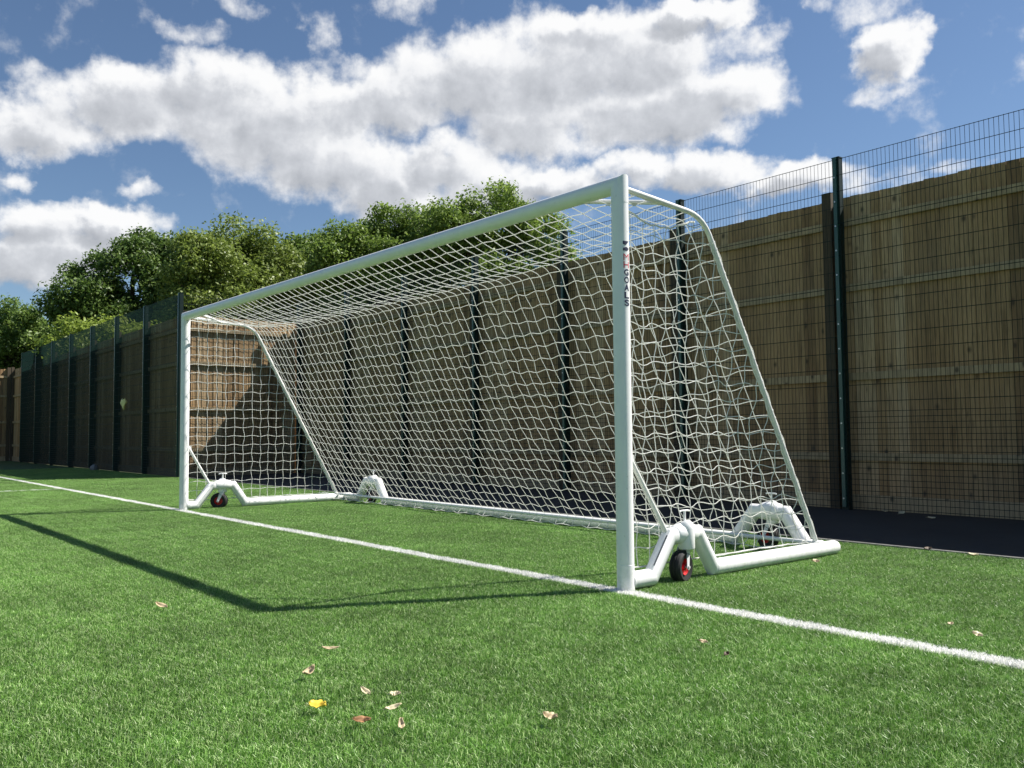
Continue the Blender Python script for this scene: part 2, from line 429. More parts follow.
# ------------------------------------------------------------------ the goal
goal = empty('football_goal', (-.02, 0, 0))
tag(goal, 'white freestanding football goal with net and wheeled base frame on the turf', 'goal')
def post(x):
    m = MB(); r = R
    m.lathe([(r + .0006, .012), (r + .0006, .166), (r - .0012, .1675), (r - .0012, .1695), (r, .171), (r, H - r * .2)], (x, 0, 0), 'z', 40)
    return m.build('goal_post', M['white'], goal)
pn = post(0.0); pf = post(-W)
# crossbar with mitred corner pieces
m = MB()
for sx, x in ((-1, 0.0), (1, -W)):
    # corner: short tube bending from the post into the crossbar
    m.tube([(x, 0, H - .12), (x, 0, H), (x + sx * .16, 0, H)], R + .0012, 40, True, up=(0, 1, 0))
m.tube([(-.1605, 0, H), (-W + .1605, 0, H)], R, 40, False)
m.build('crossbar', M['white'], goal)

RB = .053; ZB = .066; ZT = .305
def arch_path(y0, y1, zt=.335):
    d = y1 - y0
    return [(y0, ZB), (y0 + d * .26, zt), (y0 + d * .74, zt), (y1, ZB)]
# --- side base bars (front piece, wheel arch, long rear piece)
for x in (0.0, -W):
    a0, a1 = (.225, .83) if x == 0 else (.155, .745)
    m = MB()
    m.tube([(x, .03, ZB), (x, a0 - .005, ZB)], RB, 32)
    m.tube([(x, a1 + .005, ZB), (x, BL - .03, ZB), (x, BL - .012, ZB), (x, BL, ZB)], [RB, RB, RB * .9, RB * .55], 32, True, mitre=False)
    m.build('side_base_bar', M['white'], goal)

def wheel_arch(to_world, lo, hi, seam=True):
    """wheel arch in a local (s, z) plane: s runs along the bar"""
    P = [(lo, ZB), (lo + (hi - lo) * .29, ZT), (lo + (hi - lo) * .74, ZT), (hi, ZB)]
    w = to_world
    m = MB()
    ext = .02
    m.tube([w(lo - ext, 0, ZB), w(P[0][0], 0, P[0][1]), w(P[1][0], 0, P[1][1]), w(P[2][0], 0, P[2][1]), w(P[3][0], 0, P[3][1]), w(hi + ext, 0, ZB)], RB * (.96 if seam else 1.12), 32, True)
    c = lo + (hi - lo) * .53
    # socket for the caster and rounded saddle above it
    m.tube([w(c, .022, .215), w(c, .022, .222), w(c, .022, .345), w(c, .018, .372), w(c, .012, .386), w(c, .01, .39)], [.050, .053, .053, .047, .032, .014], 28, True, mitre=False)
    m.tube([w(c - .095, 0, ZT + .004), w(c - .085, 0, ZT + .004), w(c - .03, 0, ZT + .008), w(c + .03, 0, ZT + .008), w(c + .085, 0, ZT + .004), w(c + .095, 0, ZT + .004)], [q * (1 if seam else 1.16) for q in (.052, .058, .066, .066, .058, .052)], 28, True, mitre=False)
    if seam:
        # joint of the two folded halves of the leg
        for (A, B) in ((P[0], P[1]),):
            d = Vector((B[0] - A[0], B[1] - A[1])).normalized()
            q0 = Vector(A) + d * .06; q1 = Vector(B) - d * .02
            nrm = Vector((-d.y, d.x)) * .044
            for s in (1,):
                m.tube([w(q0.x + nrm.x, s * .026, q0.y + nrm.y), w(q1.x + nrm.x, s * .026, q1.y + nrm.y)], .004, 6, True, mi=1)
    return m.build('wheel_arch', [M['white'], M['seam']], goal), c

def add_wheel(arch, w, c, side, roll):
    """caster under an arch. roll: direction in which the wheel rolls; side: wheel axle direction"""
    # jack handle
    m = MB(); m.tube([w(c, .01, .385), w(c, .01, .452)], .008, 12)
    m.tube([w(c - .05, .01, .453), w(c - .03, .01, .457), w(c + .03, .01, .457), w(c + .05, .01, .453)], .006, 10)
    m.build('jack_handle', M['white'], arch)
    P = Vector(w(c, 0, .0)); ax = Vector(side); fw = Vector(roll); off = fw * -.045
    C = P + off + Vector((0, 0, .104))
    wh = empty('wheel', (0, 0, 0), 0, goal)
    def ring(prof, mat, name, n=32, parent=wh):
        """prof of (radius, axial) revolved about the axle"""
        m = MB(); vs = []; up = Vector((0, 0, 1))
        for r, h in prof:
            for k in range(n):
                a = 2 * math.pi * k / n
                vs.append(C + ax * h + fw * (r * math.cos(a)) + up * (r * math.sin(a)))
        np_ = len(prof)
        fs = [(i * n + k, i * n + (k + 1) % n, ((i + 1) % np_) * n + (k + 1) % n, ((i + 1) % np_) * n + k) for i in range(np_) for k in range(n)]
        m.add(vs, fs); return m.build(name, mat, parent)
    ring([(.052, -.032), (.085, -.040), (.098, -.031), (.1035, -.016), (.1005, -.0145), (.1005, -.006), (.104, -.005), (.104, .005), (.1005, .006), (.1005, .0145), (.1035, .016), (.098, .031), (.085, .040), (.052, .032)], M['rubber'], 'tyre')
    ring([(.010, -.034), (.024, -.034), (.026, -.016), (.044, -.014), (.050, -.030), (.0615, -.028), (.0615, .028), (.050, .030), (.044, .014), (.026, .016), (.024, .034), (.010, .034)], M['red'], 'rim')
    m = MB()
    for s in (-1, 1):
        a = C + ax * (.050 * s); b_ = P + ax * (.030 * s) + Vector((0, 0, .225))
        d = (b_ - a).normalized(); pr = d.cross(ax).normalized()
        vs = []
        for q, hw in ((a - d * .016, .013), (a + d * .03, .016), (b_, .024)):
            for t in (-1, 1):
                for u in (-1, 1): vs.append(q + pr * hw * t + ax * .0022 * u)
        fs = [(0, 1, 3, 2), (8, 10, 11, 9)]
        for i in (0, 4):
            fs += [(i, i + 4, i + 5, i + 1), (i + 2, i + 3, i + 7, i + 6), (i, i + 2, i + 6, i + 4), (i + 1, i + 5, i + 7, i + 3)]
        m.add(vs, fs, 0, True)
        m.tube([a - ax * .012 * 1, a + ax * .012], .009, 10)
    m.tube([P + Vector((0, 0, .19)), P + Vector((0, 0, .30))], .016, 14)
    m.tube([C - ax * .05, C + ax * .05], .007, 10)
    m.build('fork', M['steel'], wh)

for x, sgn in ((0.0, 1), (-W, -1)):
    w = (lambda X, S: (lambda s, e, z: (X + e * S, s, z)))(x, sgn)
    ar, c = wheel_arch(w, *((.225, .83) if sgn > 0 else (.155, .745)))
    side = Vector((.974, .21, 0)).normalized(); roll = Vector((-.21, .974, 0)).normalized()
    if sgn < 0: side = Vector((.8, -.6, 0)); roll = Vector((.6, .8, 0))
    add_wheel(ar, w, c, side, roll)

# --- rear base bar with its two arches
YB = 2.25
arches = [(-.86, -.20), (-7.38, -6.66)]
m = MB()
m.tube([(-.056, YB, ZB), (-.195, YB, ZB)], RB * .98, 32)
m.tube([(-.865, YB, ZB), (-6.655, YB, ZB)], RB * .98, 32)
m.tube([(-7.385, YB, ZB), (-W + .056, YB, ZB)], RB * .98, 32)
m.build('rear_base_bar', M['white'], goal)
for lo, hi in arches:
    w = lambda s, e, z: (s, YB + e, z)
    ar, c = wheel_arch(w, lo, hi, False)
    add_wheel(ar, w, c, Vector((.2, 1, 0)).normalized(), Vector((1, -.2, 0)).normalized())

# --- net frame: roof bar bending into the slanted stanchion
KY, KZ = .84, 2.415          # bend
BY, BZ = 2.09, .135          # foot on the base bar
def frame_pts(x):
    pts = [(x, .03, 2.487), (x, .35, 2.462), (x, .62, 2.44)]
    for t in np.linspace(0, 1, 7):      # rounded bend
        a = np.array((.66, 2.437)); b_ = np.array((.84, 2.422)); c = np.array((.915, 2.26))
        q = (1 - t) ** 2 * a + 2 * t * (1 - t) * b_ + t * t * c
        pts.append((x, q[0], q[1]))
    pts.append((x, BY - .01, BZ + .02)); pts.append((x, BY, BZ - .03))
    return pts
for x in (-.012, -W + .012):
    m = MB(); m.tube(frame_pts(x), .018, 16)
    m.lathe([(.034, .112), (.034, .124), (.024, .128)], (x, BY, 0), 'z', 16)
    m.build('net_stanchion', M['tube'], goal)
# roof corner braces
for x, s in ((-.012, -1), (-W + .012, 1)):
    m = MB(); m.tube([(x, .42, 2.455), (x + s * .40, .045, 2.485)], .0155, 12); m.build('corner_brace', M['tube'], goal)
# diagonal braces between the posts and the wheel arches
for x in (0.0, -W):
    m = MB(); m.tube([(x, R - .004, .81), (x, .37 if x == 0 else .30, ZT + .03)], .0165, 14)
    m.box(x - .008, x + .008, R - .005, R + .03, .775, .825)
    m.build('post_brace', M['tube'], goal)
# thin tube that holds the bottom edge of the net
m = MB(); m.tube([(-.05, 2.11, .112), (-W + .05, 2.11, .112)], .0165, 12)
m.build('net_bar', M['tube'], goal)

# --- lettering down the near post (wraps round the tube)
def letter(ch, zc, hgt, wid, mat, name, bold):
    cu = bpy.data.curves.new('t', 'FONT'); cu.body = ch; cu.align_x = 'CENTER'; cu.align_y = 'CENTER'
    cu.offset = bold
    to = bpy.data.objects.new('t', cu); COL.objects.link(to)
    dg = bpy.context.evaluated_depsgraph_get(); me = bpy.data.meshes.new_from_object(to.evaluated_get(dg))
    bpy.data.objects.remove(to); bpy.data.curves.remove(cu)
    co = np.array([v.co[:] for v in me.vertices]); lo, hi = co.min(0), co.max(0)
    for v in me.vertices:
        v.co.x = ((v.co.x - lo[0]) / max(hi[0] - lo[0], 1e-6) - .5) * wid
        v.co.y = ((v.co.y - lo[1]) / max(hi[1] - lo[1], 1e-6) - .5) * hgt; v.co.z = 0
    bend_on_post(me, zc, mat, name)
ANG0 = rad(-5)
def bend_on_post(me, zc, mat, name):
    bm = bmesh.new(); bm.from_mesh(me)
    for k in range(-12, 13):
        bmesh.ops.bisect_plane(bm, geom=bm.verts[:] + bm.edges[:] + bm.faces[:], plane_co=(k * .0035, 0, 0), plane_no=(1, 0, 0))
    rr = R + .0012
    for v in bm.verts:
        a = ANG0 + v.co.x / rr; z = zc + v.co.y
        v.co = (rr * math.cos(a), rr * math.sin(a), z)
    bm.to_mesh(me); bm.free()
    me.materials.clear(); me.materials.append(mat); me.name = name
    o = bpy.data.objects.new(name, me); COL.objects.link(o); o.parent = pn
z = 2.035
for ch in 'MH':
    letter(ch, z, .041, .043, M['redvinyl'], 'letter', 0); z -= .0470
for ch in 'GOALS':
    letter(ch, z, .040, .038, M['navy'], 'letter', .03); z -= .0470
def logo(poly, zc, mat):
    me = bpy.data.meshes.new('logo'); me.from_pydata([(a, b_, 0) for a, b_ in poly], [], [tuple(range(len(poly)))]); bend_on_post(me, zc, mat, 'logo_mark')
logo([(-.024, .030), (.022, .030), (-.004, .004), (-.024, .010)], 2.104, M['navy'])
logo([(-.024, -.030), (.010, -.030), (.024, -.016), (.000, -.006), (-.024, -.014)], 2.104, M['navy'])

# ------------------------------------------------------------------ net
def cord(mb, pts, r, n=5): mb.tube(pts, r, n, False, mitre=False)
RC = .0031
def soft(P, k=3):
    """Catmull-Rom curve through the knots of one strand"""
    P = np.asarray(P, float); n = len(P)
    if n < 3: return list(P)
    E_ = np.vstack([2 * P[0] - P[1], P, 2 * P[-1] - P[-2]]); out = []
    for i in range(n - 1):
        a, b_, c, d = E_[i], E_[i + 1], E_[i + 2], E_[i + 3]
        for t in np.arange(k) / k:
            out.append(.5 * (2 * b_ + (c - a) * t + (2 * a - 5 * b_ + 4 * c - d) * t * t + (3 * b_ - a - 3 * c + d) * t ** 3))
    out.append(P[-1]); return out

zig = lambda i, j: 1 if (i + j) % 2 else -1

def centre_profile(sag):
    """points of the roof + back net in (y, z), resting on the frame (sag=0) or hanging slack (sag=1)"""
    if sag < 0: sag = 0
    k = np.array((KY - .02, KZ + .018)) * (1 - sag) + np.array((.80, 2.27)) * sag
    a = np.array((.052, H - .02)); e = np.array((BY + .02, .125))
    out = []
    for t in np.linspace(0, 1, 20, endpoint=False):
        p = a + (k - a) * t; d = (.012 + .055 * sag) * 4 * t * (1 - t); out.append((p[0], p[1] - d))
    for t in np.linspace(0, 1, 60):
        p = k + (e - k) * t; d = (.015 + .19 * sag) * 4 * t * (1 - t)
        out.append((p[0] + d * .15 * sag, p[1] - d))
    return np.array(out)
def resample(pr, n):
    d = np.r_[0, np.cumsum(np.hypot(*np.diff(pr, axis=0).T))]; s = np.linspace(0, d[-1], n)
    return np.stack([np.interp(s, d, pr[:, 0]), np.interp(s, d, pr[:, 1])], 1)
nu, nv = 64, 28
G = np.zeros((nu + 1, nv + 1, 3))
for i in range(nu + 1):
    u = i / nu; x = -.03 - u * (W - .06)
    s = 1 - (2 * u - 1) ** 4; s = .9 * s
    wob = .006 * math.sin(u * 41) * s
    pr = resample(centre_profile(s), nv + 1)
    for j in range(nv + 1):
        v = j / nv; f = math.sin(math.pi * v)
        G[i, j] = (x, pr[j, 0] + wob * f * .5, pr[j, 1] + wob * f)
cell = .12
for i in range(nu + 1):
    for j in range(nv + 1):
        f = 1 if 0 < j < nv and 0 < i < nu else .0
        a = zig(i, j) * cell * .05 * f; zz_ = (1 if i % 2 else -1) * .0095 * f
        G[i, j] += (a + rng.normal(0, .0025) * f, rng.normal(0, .003) * f, rng.normal(0, .0025) * f + zz_ * (1 if j > 7 else .3))
nb_ = MB()
for i in range(nu + 1): cord(nb_, soft(G[i]), RC)
for j in range(nv + 1):
    cord(nb_, soft(G[:, j]), RC if j not in (0, nv) else .0045)
# slack skirt hanging in front of the lower bar
for i in range(nu + 1):
    if i % 1 == 0:
        p = G[i, nv]; cord(nb_, [p, p + np.array((zig(i, 0) * .012, -.035, -.035)), p + np.array((0, -.07 - .02 * math.sin(i * 1.7), -.075))], RC)
sk = [G[i, nv] + np.array((0, -.07 - .02 * math.sin(i * 1.7), -.075 + .008 * zig(i, 0))) for i in range(nu + 1)]
cord(nb_, sk, .0040)
nb_.build('back_net', M['net'], goal, smooth=True)

def y_limit(z):   # y of the stanchion at height z
    pr = np.array([(p[1], p[2]) for p in frame_pts(0)])
    return float(np.interp(-z, -pr[2:, 1], pr[2:, 0]))
def side_net(x, messy, bulge, bot=.125):
    nb2 = MB(); ny = 19; nz = 20
    ztop = lambda y: 2.47 - .02 * y / .8 - messy * (.10 * math.sin(math.pi * min(1, max(0, (y - .05) / .72))) + .055)
    P = {}
    for i in range(ny + 1):
        for j in range(nz + 1):
            z = bot + j * .1175; y = .062 + i * .112
            P[i, j] = (y, z)
    def node(i, j):
        y, z = P[i, j]; a = zig(i, j) * (.004 + .006 * messy); zz_ = (1 if i % 2 else -1) * (.005 + .006 * messy)
        st = random.Random(i * 131 + j * 17 + int(messy * 7))
        jt = .0025 + .0035 * messy
        yy = y + a + st.gauss(0, jt) * (i > 0); zz = z + zz_ * (j > 0) + st.gauss(0, jt) * (j > 0)
        xx = x + bulge * math.sin(math.pi * min(1, y / 2)) * math.sin(math.pi * min(1, z / 2.4)) + st.gauss(0, .006)
        if i == 0: yy = y
        s_ = max(0., min(1., (y_limit(zz) - yy) / .30)); s_ = s_ * s_ * (3 - 2 * s_)
        if j > nz - 4: s_ = max(s_, .25)
        xs_ = -.012 if abs(x) < 1 else -W + .012
        xx = xs_ + (xx - xs_) * s_
        return np.array((xx, yy, zz))
    inside = lambda q: q[1] <= y_limit(q[2]) - .004 and q[2] <= ztop(q[1]) + .001
    def clip(a, b_):   # a inside, b outside
        lo, hi = 0., 1.
        for _ in range(14):
            mid = (lo + hi) / 2
            if inside(a + (b_ - a) * mid): lo = mid
            else: hi = mid
        return a + (b_ - a) * lo
    edge = []
    def strand(seq):
        cur = []
        for k, q in enumerate(seq):
            if inside(q):
                if not cur and k > 0: e = clip(q, seq[k - 1]); cur = [e]; edge.append(e)
                cur.append(q)
            else:
                if cur:
                    e = clip(cur[-1], q); cur.append(e); edge.append(e)
                    if len(cur) > 1: cord(nb2, cur, RC)
                cur = []
        if len(cur) > 1: cord(nb2, cur, RC)
    for i in range(ny + 1): strand(soft([node(i, j) for j in range(nz + 1)]))
    for j in range(nz + 1): strand(soft([node(i, j) for i in range(ny + 1)]))
    # edge rope along top and bottom, lacing round the stanchion
    top = [(x, y, ztop(y) + random.gauss(0, .004)) for y in np.linspace(.055, .80, 16)]
    cord(nb2, top, .0065, 6)
    cord(nb2, [(x, y, bot + random.gauss(0, .006)) for y in np.linspace(.07, 2.08, 30)], .0045)
    xs = -.012 if abs(x) < 1 else -W + .012
    # lacing: wound round the tube
    A = Vector((xs, .915, 2.26)); B = Vector((xs, BY - .02, BZ + .03)); d = (B - A).normalized()
    e1 = Vector((1, 0, 0)); e2 = d.cross(e1); L_ = (B - A).length; pts = []
    n = 480
    for k in range(n):
        t = k / (n - 1); an = 2 * math.pi * t * L_ / .060; rr = .0195 + .001 * math.sin(t * 70)
        pts.append(A + d * (t * L_) + e1 * (math.cos(an) * rr) + e2 * (math.sin(an) * rr))
    cord(nb2, pts, .0030, 5)
    # edge cord lying along the tube, pulled tight at each knot
    pts = []
    for k in range(120):
        t = k / 119; sl = abs(math.sin(t * L_ / .12 * math.pi)) * (.007 + .005 * math.sin(k * .7))
        pts.append(A + d * (t * L_) + e2 * ((.019 + sl)) + e1 * (.004 * math.sin(k * .35)))
    cord(nb2, pts, .0055, 5)
    pts = [p - e2 * .040 * 1.0 + e1 * .01 for p in pts]; cord(nb2, pts, .0045, 5)
    return nb2.build('side_net', M['net'], goal)
side_net(-.066, 1.0, -.05)
side_net(-W - .062, .15, .02)
# net ties that hang the roof of the net on its side bars
nm = MB()
for x in (-.03, -W + .03):
    for y in (.12, .25, .38, .5, .62):
        z = 2.487 - .055 * y; nm.tube([(x - .012, y, z + .02), (x + .012, y + .01, z - .03)], .004, 5)
nm.build('net_tie', M['net'], goal)

# the goal is not perfectly square: its far side stands a little taller and deeper
def rack(o):
    seen = set()
    for c in o.children_recursive:
        if c.type == 'MESH' and c.data.name not in seen:
            seen.add(c.data.name); me = c.data
            co = np.empty(len(me.vertices) * 3, np.float32); me.vertices.foreach_get('co', co); co = co.reshape(-1, 3)
            k = np.clip(-co[:, 0] / W, 0, 1)
            co[:, 2] += .032 * k * np.clip(co[:, 2] / 2.5, 0, 1.1)
            co[:, 1] += .105 * k * np.clip(co[:, 1], 0, .9)
            me.vertices.foreach_set('co', co.ravel()); me.update()
rack(goal); bpy.context.view_layer.update()

# ------------------------------------------------------------------ fallen leaves
def dryleaf_mat(name, c):
    m, nt, b = newmat(name); L = nt.links.new
    tc = N(nt, 'ShaderNodeTexCoord'); nz = N(nt, 'ShaderNodeTexNoise', i_Scale=60.0, i_Detail=4.0); L(tc.outputs['Object'], nz.inputs['Vector'])
    r = ramp(nt, [(.3, tuple(q * .7 for q in c)), (.65, c)]); L(nz.outputs['Fac'], r.inputs[0]); L(r.outputs[0], b.inputs['Base Color'])
    b.inputs['Roughness'].default_value = .6
    return m
tan = dryleaf_mat('tan_dry_leaf', (.58, .46, .28)); brown = dryleaf_mat('brown_dry_leaf', (.36, .19, .085)); yellow = dryleaf_mat('yellow_leaf', (.85, .62, .07))
dark = dryleaf_mat('dark_leaf', (.10, .06, .03)); pale = dryleaf_mat('pale_leaf', (.62, .54, .35))
def leaf(x, y, L_, wd, rz, mat, label, lobed=False, curl=.4, z=.040, cat='leaf', seed=0):
    L_ *= .86; wd *= .74
    st = random.Random(seed); n = 9; mb = MB(); V = []
    for i in range(n + 1):
        t = i / n; wv = wd * math.sin(math.pi * min(1, t * .96 + .02)) ** .7
        if lobed: wv *= (.62 + .5 * abs(math.sin(t * math.pi * 2.6)))
        zz = curl * L_ * (t - .5) ** 2 + st.gauss(0, .0012)
        for s in (-1, -.5, 0, .5, 1):
            V.append(((t - .5) * L_ + st.gauss(0, .0015), s * wv / 2, zz + abs(s) * wd * .28 * (1 if curl > 0 else .3)))
    F = [(i * 5 + k, i * 5 + k + 1, i * 5 + k + 6, i * 5 + k + 5) for i in range(n) for k in range(4)]
    b0 = len(V)
    mb.add(V, F)
    mb.tube([(-.5 * L_, 0, .25 * curl * L_), (-.62 * L_, .004, .1 * curl * L_ + .002), (-.78 * L_, .01, .0)], [.0014, .0011, .0008], 5)
    o = mb.build('fallen_leaf', mat, smooth=True, angle=60)
    md = o.modifiers.new('thickness', 'SOLIDIFY'); md.thickness = .0008
    o.location = (x, y, z - .004)
    vax = Vector((.634, .773, 0))            # tip the upper face a little towards the camera
    o.rotation_euler = (Matrix.Rotation(.38 + st.gauss(0, .1), 3, vax) @ Matrix.Rotation(rz, 3, 'Z')).to_euler()
    tag(o, label, cat, 'fallen leaves lying on the turf'); return o
leaf(-1.28, -2.33, 0.103, 0.045, .4, tan, 'tan dry leaf alone on the turf below the crossbar shadow, leftmost leaf', seed=1)
leaf(0.19, -2.08, 0.086, 0.027, .9, tan, 'thin tan leaf highest of the cluster, nearest the shadow of the goal', seed=2)
leaf(0.49, -2.33, 0.069, 0.053, 1.9, tan, 'small pinkish tan upright leaf between the thin leaf and the yellow leaf', curl=1.0, seed=3)
leaf(0.9, -2.5, 0.071, 0.063, .8, yellow, 'bright yellow lobed leaf lying on the turf', True, seed=4)
leaf(0.86, -2.29, 0.063, 0.033, .1, pale, 'cream oval leaf just above the brown leaf', seed=5)
leaf(1.13, -2.46, 0.069, 0.042, .8, brown, 'reddish brown curled leaf at the bottom of the cluster', seed=6)
leaf(1.08, -2.31, 0.067, 0.030, 1.3, pale, 'narrow cream leaf right of the brown leaf, pointing up to the right', seed=7)
leaf(0.96, -2.23, 0.046, 0.042, .9, pale, 'smallest round pale leaf at the upper right of the cluster', seed=8)
leaf(1.26, -2.39, 0.063, 0.030, -.5, tan, 'narrow tan leaf standing on edge, lowest and rightmost in the cluster', curl=.9, seed=9)
leaf(1.51, -1.98, 0.057, 0.051, .5, tan, 'crumpled tan leaf alone on the open turf, bottom centre', True, .9, seed=10)
leaf(1.18, -0.78, 0.046, 0.030, .5, tan, 'small tan leaf in front of the near post, close to the goal line', seed=11)
leaf(1.38, -0.88, 0.032, 0.030, 1.5, dark, 'tiny dark brown leaf in front of the goal line, right of the near post', seed=12)
leaf(1.91, 0.24, 0.052, 0.045, .2, pale, 'pale leaf behind the goal line near the right edge', seed=13)
leaf(1.73, 0.38, 0.040, 0.030, 1.2, tan, 'small tan leaf behind the goal line, left of the pale leaf', seed=14)
leaf(0.2, 1.71, 0.057, 0.053, .7, tan, 'tan leaf lying right beside the end of the side base bar', True, seed=15)
leaf(-1.5, 5.92, 0.069, 0.060, .3, pale, 'pale scrap of leaf on the asphalt at the foot of the mesh fence, left one', z=.02, seed=16)
leaf(-1.24, 5.8, 0.103, 0.075, 1.3, pale, 'larger pale leaf on the asphalt path, middle of three', z=.02, seed=17)
leaf(-0.76, 5.5, 0.086, 0.060, .5, pale, 'pale leaf on the asphalt path, rightmost of three', z=.02, seed=18)
leaf(0.43, 2.9, 0.069, 0.060, 1.0, dark, 'dark leaf on the turf beside the pale path edging', seed=19)
leaf(0.81, 2.8, 0.081, 0.068, .4, pale, 'large pale leaf on the turf beside the path edging at right', seed=20)

# scraps caught at the left fence
m = MB()
pts = [(-.15, .11), (-.09, .145), (-.03, .09), (.03, .12), (.09, .10), (.15, .13), (.17, .04), (.08, -.05), (.01, -.14), (-.07, -.04), (-.17, .03)]
vs = [(a, -.02 + .02 * math.sin(a * 40), b_) for a, b_ in pts] + [(a * .9, .012 + .02 * math.sin(b_ * 30), b_ * .92) for a, b_ in pts] + [(0, -.06, .02), (0, .03, .02)]
n = len(pts)
fs = [(i, (i + 1) % n, 2 * n) for i in range(n)] + [(n + (i + 1) % n, n + i, 2 * n + 1) for i in range(n)] + [((i + 1) % n, i, n + i, n + (i + 1) % n) for i in range(n)]
m.add(vs, fs, 0, True)
o = m.build('plastic_scrap', dryleaf_mat('yellow_plastic', (.85, .78, .34))); o.location = (-21.1, YL - .06, 1.84); o.scale = (1.25, 1.25, 1.15)
tag(o, 'crumpled pale yellow plastic scrap caught in the mesh of the left fence', 'litter')
m = MB(); rr = random.Random(5); n = 12
for k, (zz, r) in enumerate(((0, .15), (.07, .17), (.14, .13), (.19, .05))): pass
prof = [(.15, 0), (.17, .06), (.14, .13), (.06, .19), (.01, .20)]
m.lathe(prof, (0, 0, 0), 'z', 14)
m.v = [(a * rr.uniform(.85, 1.15) * 1.25, b_ * rr.uniform(.7, .9), c * rr.uniform(.9, 1.1)) for a, b_, c in m.v]
o = m.build('rubbish_bag', dryleaf_mat('grey_plastic', (.16, .17, .16))); o.location = (-23.4, YL - .2, .02); o.scale = (.8, .8, .8)
tag(o, 'small grey bag of litter lying at the foot of the left fence', 'litter')

# ------------------------------------------------------------------ trees
def leaf_cloud(centres, radii, counts, size, seed, stretch=.8):
    """leaf-sized quads in and around clump centres; more of them near each clump's skin"""
    g_ = np.random.default_rng(seed); Vs = []
    for c, r, k in zip(centres, radii, counts):
        d = g_.normal(size=(k, 3)); d /= np.linalg.norm(d, axis=1, keepdims=True)
        rr = r * g_.uniform(.25, 1.0, k) ** .55 * (1 + .22 * g_.normal(size=k).clip(-1.5, 1.8))
        p = np.array(c) + d * rr[:, None] * np.array((1, 1, stretch))
        a = g_.normal(size=(k, 3)) + np.array((0, 0, .0)); a /= np.linalg.norm(a, axis=1, keepdims=True)
        nrm = d * .5 + g_.normal(size=(k, 3)) * .7 + np.array((0, 0, .5)); nrm /= np.linalg.norm(nrm, axis=1, keepdims=True)
        t = np.cross(nrm, a); t /= np.linalg.norm(t, axis=1, keepdims=True); b_ = np.cross(nrm, t)
        s = size * g_.uniform(.6, 1.35, k)[:, None]
        q = np.stack([p + t * s, p + b_ * s * .5 + nrm * s * .15, p - t * s, p - b_ * s * .5 + nrm * s * .15], 1)
        Vs.append(q.reshape(-1, 3))
    V = np.concatenate(Vs); nq = len(V) // 4
    me = bpy.data.meshes.new('crown')
    me.vertices.add(len(V)); me.vertices.foreach_set('co', V.astype(np.float32).ravel())
    me.loops.add(nq * 4); me.loops.foreach_set('vertex_index', np.arange(nq * 4, dtype=np.int32))
    me.polygons.add(nq); me.polygons.foreach_set('loop_start', np.arange(0, nq * 4, 4, dtype=np.int32)); me.polygons.foreach_set('loop_total', np.full(nq, 4, np.int32))
    me.update(calc_edges=True); return me

def tree(name, loc, lobes, mat, label, leafsize=.13, nclump=46, per=420, clump=(.5, 1.0), seed=1, cat='tree', gaps=.0):
    """lobes: list of (dx, dy, dz, rx, ry, rz) ellipsoids relative to the foot of the trunk"""
    st = random.Random(seed); root = empty(name, loc); tag(root, label, cat, 'trees beyond the fences')
    C = []; Rr = []; K = []
    vol = [l[3] * l[4] + l[3] * l[5] for l in lobes]; tot = sum(vol)
    for l, v in zip(lobes, vol):
        for k in range(max(4, round(nclump * v / tot))):
            d = Vector((st.gauss(0, 1), st.gauss(0, 1), st.gauss(0, 1))).normalized()
            f = st.uniform(.3, 1) ** .4 * st.uniform(.8, 1.08)
            c = (l[0] + d.x * l[3] * f, l[1] + d.y * l[4] * f, l[2] + d.z * l[5] * f)
            r = st.uniform(*clump); C.append(c); Rr.append(r); K.append(int(per * (r / .8) ** 1.6 * st.uniform(.6, 1.2)))
    me = leaf_cloud(C, Rr, K, leafsize, seed); me.materials.append(mat)
    cr = bpy.data.objects.new('crown', me); COL.objects.link(cr); cr.parent = root
    tm = MB(); top = max(l[2] + l[5] for l in lobes); base_r = .035 * top * .75
    lx = sum(l[0] for l in lobes) / len(lobes); ly = sum(l[1] for l in lobes) / len(lobes)
    sp = [(0, 0, -.2), (lx * .1 + st.gauss(0, .1), ly * .1, top * .2), (lx * .35 + st.gauss(0, .15), ly * .3, top * .45), (lx * .7, ly * .7, top * .65), (lx, ly, top * .85)]
    tm.tube(sp, [base_r, base_r * .75, base_r * .55, base_r * .35, base_r * .12], 10, mitre=False)
    for c in C[::3]:
        t = st.uniform(.25, .7); k = int(t * 4); q = Vector(sp[k]).lerp(Vector(sp[k + 1]), t * 4 - k)
        e = Vector(c); mid = q.lerp(e, .5) + Vector((st.gauss(0, .2), st.gauss(0, .2), .25))
        tm.tube([q, mid, e], [base_r * .3, base_r * .16, .012], 6, mitre=False)
    tm.build('trunk', M['bark'], root)
    return root
lm_dark = leaf_mat('dark_leaves', (.06, .11, .02), (.105, .18, .036), (.19, .28, .06), .4)
lm_olive = leaf_mat('olive_leaves', (.125, .18, .028), (.205, .275, .054), (.31, .385, .09), .43)
lm_mid = leaf_mat('mid_leaves', (.105, .17, .028), (.18, .275, .05), (.28, .38, .08), .45)
lm_yel = leaf_mat('yellow_green_leaves', (.18, .25, .035), (.27, .36, .06), (.36, .45, .09), .42)
lm_small = leaf_mat('fresh_leaves', (.10, .165, .032), (.165, .255, .05), (.24, .35, .085), .42)

